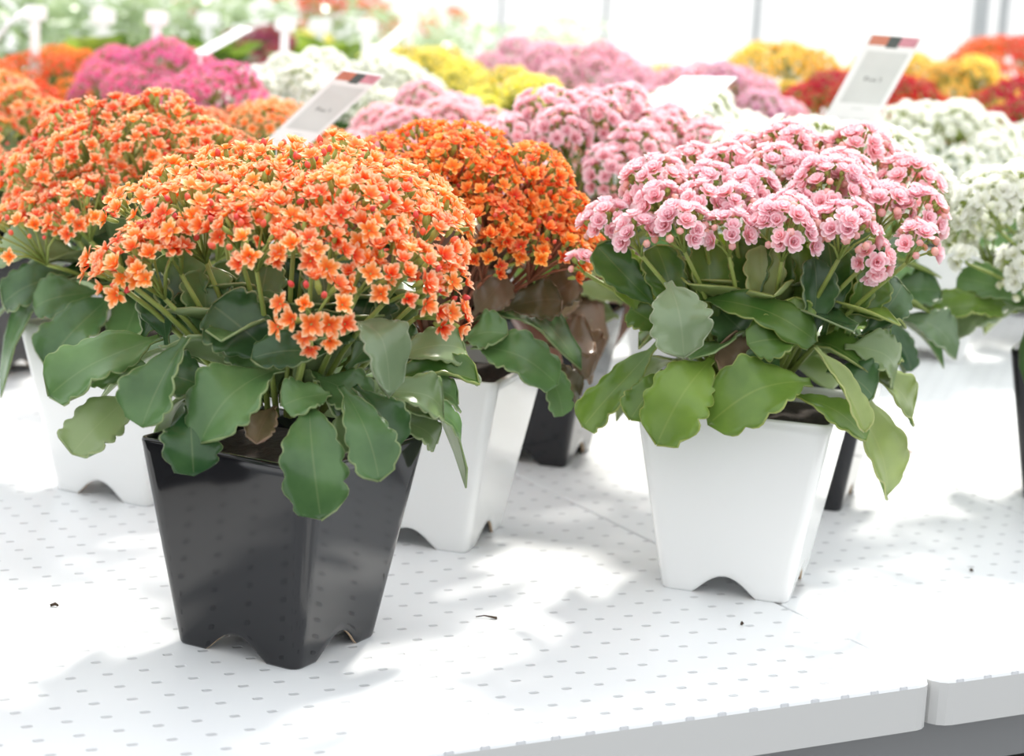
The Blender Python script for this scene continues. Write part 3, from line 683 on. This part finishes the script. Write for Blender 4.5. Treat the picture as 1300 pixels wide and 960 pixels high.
FAR = [
    (335, 116, 2.34, .14, 'single', 'orange', 'white', 'orange kalanchoe whose blooms lie behind the slanting grey plant tag', gf, 101),
    (558, 106, 2.52, .125, 'double', 'pink', 'white', 'pink kalanchoe between the grey plant tag and the yellow kalanchoe', gp, 102, 16),
    (880, 104, 2.66, .115, 'double', 'white_f', 'white', 'white kalanchoe behind the blank white plant tag', gw, 103, 15),
    (1065, 146, 2.5, .12, 'double', 'white_f', 'white', 'white kalanchoe around the foot of the printed tag before the red one', gw, 104, 16),
    (1205, 122, 2.84, .13, 'double', 'white_f', 'white', 'white kalanchoe growing just in front of the crimson and amber ones', gw, 105, 17),
    (1400, 122, 2.95, .13, 'double', 'white_f', 'white', 'white kalanchoe behind the white one across the bare bench strip', gw, 118, 14),
    (1108, 78, 3.32, .16, 'single', 'red', 'black', 'crimson red kalanchoe behind the printed plant tag', gb, 106, 20),
    (1335, 92, 3.3, .14, 'single', 'red', 'black', 'crimson red kalanchoe beside the amber one with a thick post behind', gb, 107),
    (992, 50, 3.72, .13, 'single', 'amber', 'white', 'amber yellow kalanchoe beside the rose pink one', gb, 108),
    (1150, 54, 3.88, .14, 'single', 'amber', 'white', 'amber yellow kalanchoe just behind the printed plant tag and crimson blooms', gb, 109),
    (1232, 62, 3.62, .09, 'single', 'amber', 'white', 'small amber kalanchoe between the two crimson ones', gb, 110, 12),
    (1290, 42, 4.05, .15, 'single', 'scarlet', 'black', 'scarlet kalanchoe at the foot of the thick grey post', gb, 111, 20),
    (750, 52, 3.35, .14, 'double', 'rose', 'white', 'rose pink kalanchoe between the yellow one and the blank white tag', gb, 112, 18),
    (672, 44, 3.75, .12, 'double', 'rose', 'white', 'rose pink kalanchoe just behind the yellow one', gb, 113, 14),
    (912, 70, 3.14, .12, 'double', 'rose', 'white', 'rose pink kalanchoe between the blank white tag and the amber ones', gb, 114, 16),
    (845, 72, 3.72, .06, 'single', 'amber', 'white', 'small amber kalanchoe between the two rose pink ones', gb, 115, 6),
    (668, 86, 2.96, .13, 'single', 'yellow', 'white', 'bright yellow kalanchoe right behind the pink ones', gb, 116, 18),
    (538, 48, 3.58, .14, 'single', 'yellow', 'white', 'bright yellow kalanchoe beside the white rows and white label stakes', gb, 117, 20),
    (392, 64, 2.96, .13, 'double', 'white_f', 'white', 'white kalanchoe behind the orange ones, beside the magenta one', gb, 119, 18),
    (478, 66, 3.3, .125, 'double', 'white_f', 'white', 'white kalanchoe between another white one and the yellow one', gb, 120, 16),
    (208, 40, 3.12, .125, 'single', 'magenta', 'black', 'magenta kalanchoe between the vermilion and the white ones', gb, 121, 20),
    (278, 66, 2.72, .085, 'single', 'magenta', 'black', 'smaller magenta kalanchoe by the slanting white tag', gb, 122, 10),
    (85, 52, 3.34, .14, 'single', 'vermilion', 'black', 'vermilion orange kalanchoe beside the magenta one', gb, 123, 18),
    (0, 84, 2.78, .11, 'single', 'vermilion', 'black', 'vermilion orange kalanchoe in front of another vermilion one', gb, 124, 14),
    (-45, 58, 3.0, .11, 'single', 'vermilion', 'black', 'vermilion orange kalanchoe below the curved white label strip', gb, 125, 14)]
for a in FAR: far_plant(*a)

# back bench: leafy plants, a burgundy and a pale yellow kalanchoe
far_plant(330, 32, 5.0, .13, 'double', 'burgundy', 'black', 'burgundy kalanchoe on the back bench', 'plants on the back bench', 130, 16)
far_plant(402, 34, 5.36, .13, 'single', 'yellow', 'black', 'pale yellow kalanchoe on the back bench', 'plants on the back bench', 131, 10)
def leafy(px, py, Y, R, label, seed, flower=None, nfl=0, n=260):
    rn = random.Random(seed); T = W(px, py, Y); h = T.z - TZ
    root = link('leafy_plant', None, loc=(T.x, T.y, TZ)); tag(root, label, 'potted plant', 'plants on the back bench')
    p = link('pot', POT['black'], root); s = link('soil', SOIL['black'], root)
    mb = MB()
    for i in range(n):
        g = rn.uniform(0, 6.283); q = rn.random() ** .5; z = .15 + (h - .15) * rn.random() ** .8
        b = Vector((R * q * math.cos(g), R * q * math.sin(g), z)); d = Vector((math.cos(g), math.sin(g), rn.uniform(-.4, .9))).normalized(); LN = rn.uniform(.05, .085)
        nr = Vector((rn.uniform(-.4, .4), rn.uniform(-.4, .4), 1)); nr = (nr - d * nr.dot(d)).normalized(); sd = d.cross(nr)
        w = LN * .26
        mb.add([b, b + d * LN * .45 + sd * w + nr * w * .3, b + d * LN * .45, b + d * LN * .45 - sd * w + nr * w * .3, b + d * LN - nr * w * .4], [(0, 1, 2), (0, 2, 3), (1, 4, 2), (2, 4, 3)])
    o = link('foliage', mb.mesh('foliage', [MAT['foliage']], False), root); o['kind'] = 'stuff'
    s = MB(); s.tube([(0, 0, .13), (.004, 0, h * .6), (0, 0, h * .9)], [.006, .004, .002], 6); link('stem', s.mesh('stem', [MAT['stem']]), root)
    for i in range(nfl):
        g = rn.uniform(0, 6.283); q = rn.random() ** .5; key = ('head', 'single', i % 3, flower)
        if key not in MESHES: MESHES[key] = HEADS['single'][i % 3].mesh('flower_cluster_' + flower, [MAT[flower], MAT['calyx']])
        m = frame_from((math.cos(g) * .5, math.sin(g) * .5 - .3, 1)) @ Matrix.Scale(.9, 4); m.translation = (R * q * math.cos(g), R * q * math.sin(g), h * rn.uniform(.82, 1.05))
        link('flower_cluster', MESHES[key], root, mat=m)
for a in ((25, -2, 5.3, .15, 'leafy green plant on the back bench behind the curved white label strip', 140),
          (135, 2, 5.75, .15, 'leafy green plant on the back bench behind the magenta kalanchoe', 141),
          (225, 2, 5.3, .14, 'leafy green plant on the back bench beside the burgundy kalanchoe', 142),
          (290, -6, 6.25, .15, 'tall leafy plant with a few scarlet blooms on the back bench', 143, 'scarlet', 3, 150),
          (425, 4, 5.75, .15, 'leafy plant topped with vermilion blooms on the back bench behind pale yellow', 144, 'vermilion', 9, 150),
          (515, 14, 6.15, .15, 'leafy plant with vermilion blooms on the back bench near the thin rod', 145, 'vermilion', 7, 150),
          (600, 36, 6.5, .14, 'low leafy green plant on the back bench behind the bright yellow kalanchoe', 147, None, 0, 110),
          (728, 30, 6.0, .09, 'small leafy green plant on the back bench behind the rose pink kalanchoe', 148, None, 0, 70)):
    leafy(*a)
# unopened green kalanchoes at the back edge of the front bench, carrying label stakes
for k, (px, py, Y, lab) in enumerate(((130, 46, 3.55, 'green unflowered kalanchoe behind the magenta one'), (268, 52, 3.78, 'green unflowered kalanchoe behind the smaller magenta one'), (410, 56, 3.85, 'green unflowered kalanchoe behind the white ones'))):
    rn = random.Random(150 + k); T = W(px, py, Y); r = plant_root(T.x, T.y, .6, 'black', lab, gb); auto_leaves(r, rn, gD, (7, 8, 8), far=True, up=1.5)

# ------------------------------------------------------------------ plant tags
def label_stake(px, py, Y, wpx, label):
    """white T-shaped label: an oblong head on a narrow stake"""
    T = W(px, py, Y); w = wpx / FPX * Y; root = link('label_stake', None, loc=(T.x, T.y, TZ + .134)); tag(root, label, 'plant label', 'white label stakes')
    zt = T.z - TZ - .134; w *= 1.2; hh = w * .66; th = .0012
    for nm, x0, z0, z1 in (('head', w / 2, zt - hh / 2, zt + hh / 2), ('stake', w * .2, 0, zt - hh / 2)):
        mb = MB(); ring = []
        R = min(x0, (z1 - z0) / 2) * (.55 if nm == 'head' else .2)
        for cx, cz, s in ((x0 - R, z1 - R, 0), (-x0 + R, z1 - R, 1), (-x0 + R, z0 + R, 2), (x0 - R, z0 + R, 3)):
            for q in range(5): g = math.pi / 2 * (s + q / 4); ring.append((cx + R * math.cos(g), cz + R * math.sin(g)))
        n = len(ring); V = [(x, -th, z) for x, z in ring] + [(x, th, z) for x, z in ring]
        mb.add(V, [tuple(range(n)), tuple(range(2 * n - 1, n - 1, -1))] + [(k, k + n, (k + 1) % n + n, (k + 1) % n) for k in range(n)])
        link(nm, mb.mesh(nm, [MAT['stake']], False), root)
for px, py, Y, w, lab in ((45, 16, 3.33, 24, 'white T-shaped label stake in the vermilion kalanchoe'), (131, 21, 3.5, 26, 'white T-shaped label stake in the unflowered pot behind the magenta kalanchoe'),
                      (120, 5, 5.45, 22, 'white T-shaped label stake in a leafy plant on the back bench'),
                      (199, 23, 3.12, 24, 'white T-shaped label stake in the magenta kalanchoe'), (264, 24, 3.78, 24, 'white T-shaped label stake behind the slanting white tag'),
                      (362, 31, 2.98, 22, 'white T-shaped label stake beside the burgundy blooms in a white kalanchoe'), (406, 33, 3.84, 24, 'white T-shaped label stake in front of the pale yellow kalanchoe'),
                      (466, 33, 3.3, 22, 'white T-shaped label stake in the white kalanchoe next to the yellow one'), (520, 28, 3.6, 20, 'white T-shaped label stake in the bright yellow kalanchoe')):
    label_stake(px, py, Y, w, lab)

def plant_tag(c, stakeY, label, printed=True, stake_to=None):
    """card given by bottom-left, bottom-right, top-left (pixel x, pixel y, metres ahead); card, print and stake are parts"""
    BL, BR, TL = (W(*q) for q in c); ux = BR - BL; uy = TL - BL; nrm = ux.cross(uy).normalized()
    if nrm.y > 0: nrm = -nrm
    foot = Vector(stake_to) if stake_to else Vector((BL.lerp(BR, .5).x, BL.lerp(BR, .5).y, TZ + .13))
    root = link('plant_tag', None, loc=foot); tag(root, label, 'plant tag', 'printed plant tags' if printed else None)
    def slab(nm, x0, x1, y0, y1, mat, lift, th):
        a = BL + ux * x0 + uy * y0 - foot; b = BL + ux * x1 + uy * y0 - foot; cc = BL + ux * x1 + uy * y1 - foot; d = BL + ux * x0 + uy * y1 - foot
        V = [p + nrm * (lift + th) for p in (a, b, cc, d)] + [p + nrm * lift for p in (a, b, cc, d)]
        mb = MB(); mb.add(V, [(0, 1, 2, 3), (7, 6, 5, 4), (0, 4, 5, 1), (1, 5, 6, 2), (2, 6, 7, 3), (3, 7, 4, 0)])
        o = link(nm, mb.mesh(nm, [MAT[mat]], False), root); return o
    cardo = slab('card', 0, 1, 0, 1, 'tag', -.0006, .0012)
    mb = MB(); m1 = BL.lerp(BR, .38) - foot; m2 = BL.lerp(BR, .62) - foot; wv = (m2 - m1)
    V = [m1, m2, wv * .25, -wv * .25]; V = [p + nrm * .0005 for p in V] + [p - nrm * .0005 for p in V]
    mb.add(V, [(0, 1, 2, 3), (7, 6, 5, 4), (0, 4, 5, 1), (1, 5, 6, 2), (2, 6, 7, 3), (3, 7, 4, 0)]); link('stake', mb.mesh('stake', [MAT['tag']], False), root)
    if printed:
        slab('picture_strip', .06, .40, .885, .985, 'strip_red', .0006, .0002); slab('picture_strip', .40, .62, .865, .985, 'strip_dark', .0006, .0003); slab('picture_strip', .62, .95, .885, .985, 'strip_pink', .0006, .0002)
        slab('photo_panel', .12, .9, .25, .82, 'print', .0006, .0002)
        # faint handwriting-like strokes and small print
        for x0, x1, y0, y1 in ((.34, .36, .50, .545), (.36, .40, .535, .545), (.36, .39, .515, .523), (.42, .435, .50, .53), (.45, .47, .50, .52), (.49, .505, .50, .53), (.52, .54, .50, .52), (.555, .57, .50, .53), (.62, .66, .53, .54), (.645, .66, .50, .53)):
            slab('ink_stroke', x0, x1, y0, y1, 'ink', .0008, .0002)
        slab('ink_stroke', .4, .62, .185, .197, 'print', .0006, .0002); slab('ink_stroke', .2, .45, .07, .08, 'print', .0006, .0002); slab('ink_stroke', .55, .85, .07, .08, 'print', .0006, .0002)
plant_tag(((332, 184, 2.17), (384, 192, 2.16), (434, 88, 2.10)), 0, 'slanting plant tag with grey photo and coloured strip among the orange blooms', True, (-.27, 2.28, TZ + .135))
plant_tag(((1043, 156, 2.36), (1108, 161, 2.36), (1105, 42, 2.29)), 0, 'leaning plant tag with grey photo in front of the crimson blooms', True, (.36, 2.40, TZ + .135))
plant_tag(((778, 170, 2.16), (850, 172, 2.14), (866, 97, 2.26)), 0, 'blank white plant tag leaning over the pink blooms', False, (.07, 2.18, TZ + .135))
plant_tag(((246, 66, 2.74), (262, 70, 2.73), (306, 33, 2.80)), 0, 'slanting white plant tag above the magenta blooms', False, (-.40, 2.74, TZ + .135))
plant_tag(((468, 68, 3.34), (482, 72, 3.34), (510, 32, 3.42)), 0, 'slanting white plant tag between the white and yellow blooms', False, (-.20, 3.31, TZ + .135))
plant_tag(((828, 52, 3.7), (838, 52, 3.7), (854, 24, 3.75)), 0, 'faint narrow white tag behind the small amber blooms', False, (.27, 3.72, TZ + .135))
# curved white label strip rising from the vermilion plant
p0, p1, p2 = W(-6, 54, 3.02), W(8, 25, 3.04), W(36, 12, 3.08); mb = MB(); V = []
rt_ = Vector((-.76, 3.02, TZ + .134))
pts = [p0 * (1 - t) ** 2 + p1 * 2 * t * (1 - t) + p2 * t * t for t in (0, .25, .5, .75, 1)]
mb.tube([rt_ - rt_] + [p - rt_ for p in pts], [.002] + [.0034] * 5, 6)
tag(link('label_strip', mb.mesh('label_strip', [MAT['tag']]), loc=rt_), 'thin curved white label strip rising above the vermilion blooms', 'plant label')

# ------------------------------------------------------------------ bits of dry litter on the bench
def on_bench(px, py): p = W(px, py, 1.0); k = (TZ - CAMZ) / (p.z - CAMZ); return Vector((p.x * k, p.y * k, TZ))
for k, (px, py, ln, lab) in enumerate(((604, 785, .016, 'dark dry flower stalk crumb lying on the bench between the two front pots'), (941, 795, .003, 'tiny dark crumb on the bench in front of the pink pot'), (1235, 727, .004, 'tiny dark crumb on the bare bench near the white-flowered pot'),
                                      (74, 771, .006, 'small brown crumb on the sunlit bench beside the black pot'), (1158, 575, .012, 'pale dry petal lying on the bench beside the drooping leaf'), (1214, 535, .004, 'small dark speck of soil by the bench seam'))):
    p = on_bench(px, py); mb = MB(); g = k * 1.1; d = Vector((math.cos(g), math.sin(g) * .5, 0)) * ln
    mb.tube([(0, 0, .0012), d * .4 + Vector((0, .001, .0022)), d + Vector((0, 0, .0011))], [.0009, .0014, .0011] if ln < .015 else [.0004, .0005, .0011], 5)
    tag(link('plant_crumb', mb.mesh('plant_crumb', [MAT['litter'] if k != 4 else MAT['stem_brown']]), loc=p), lab, 'litter')
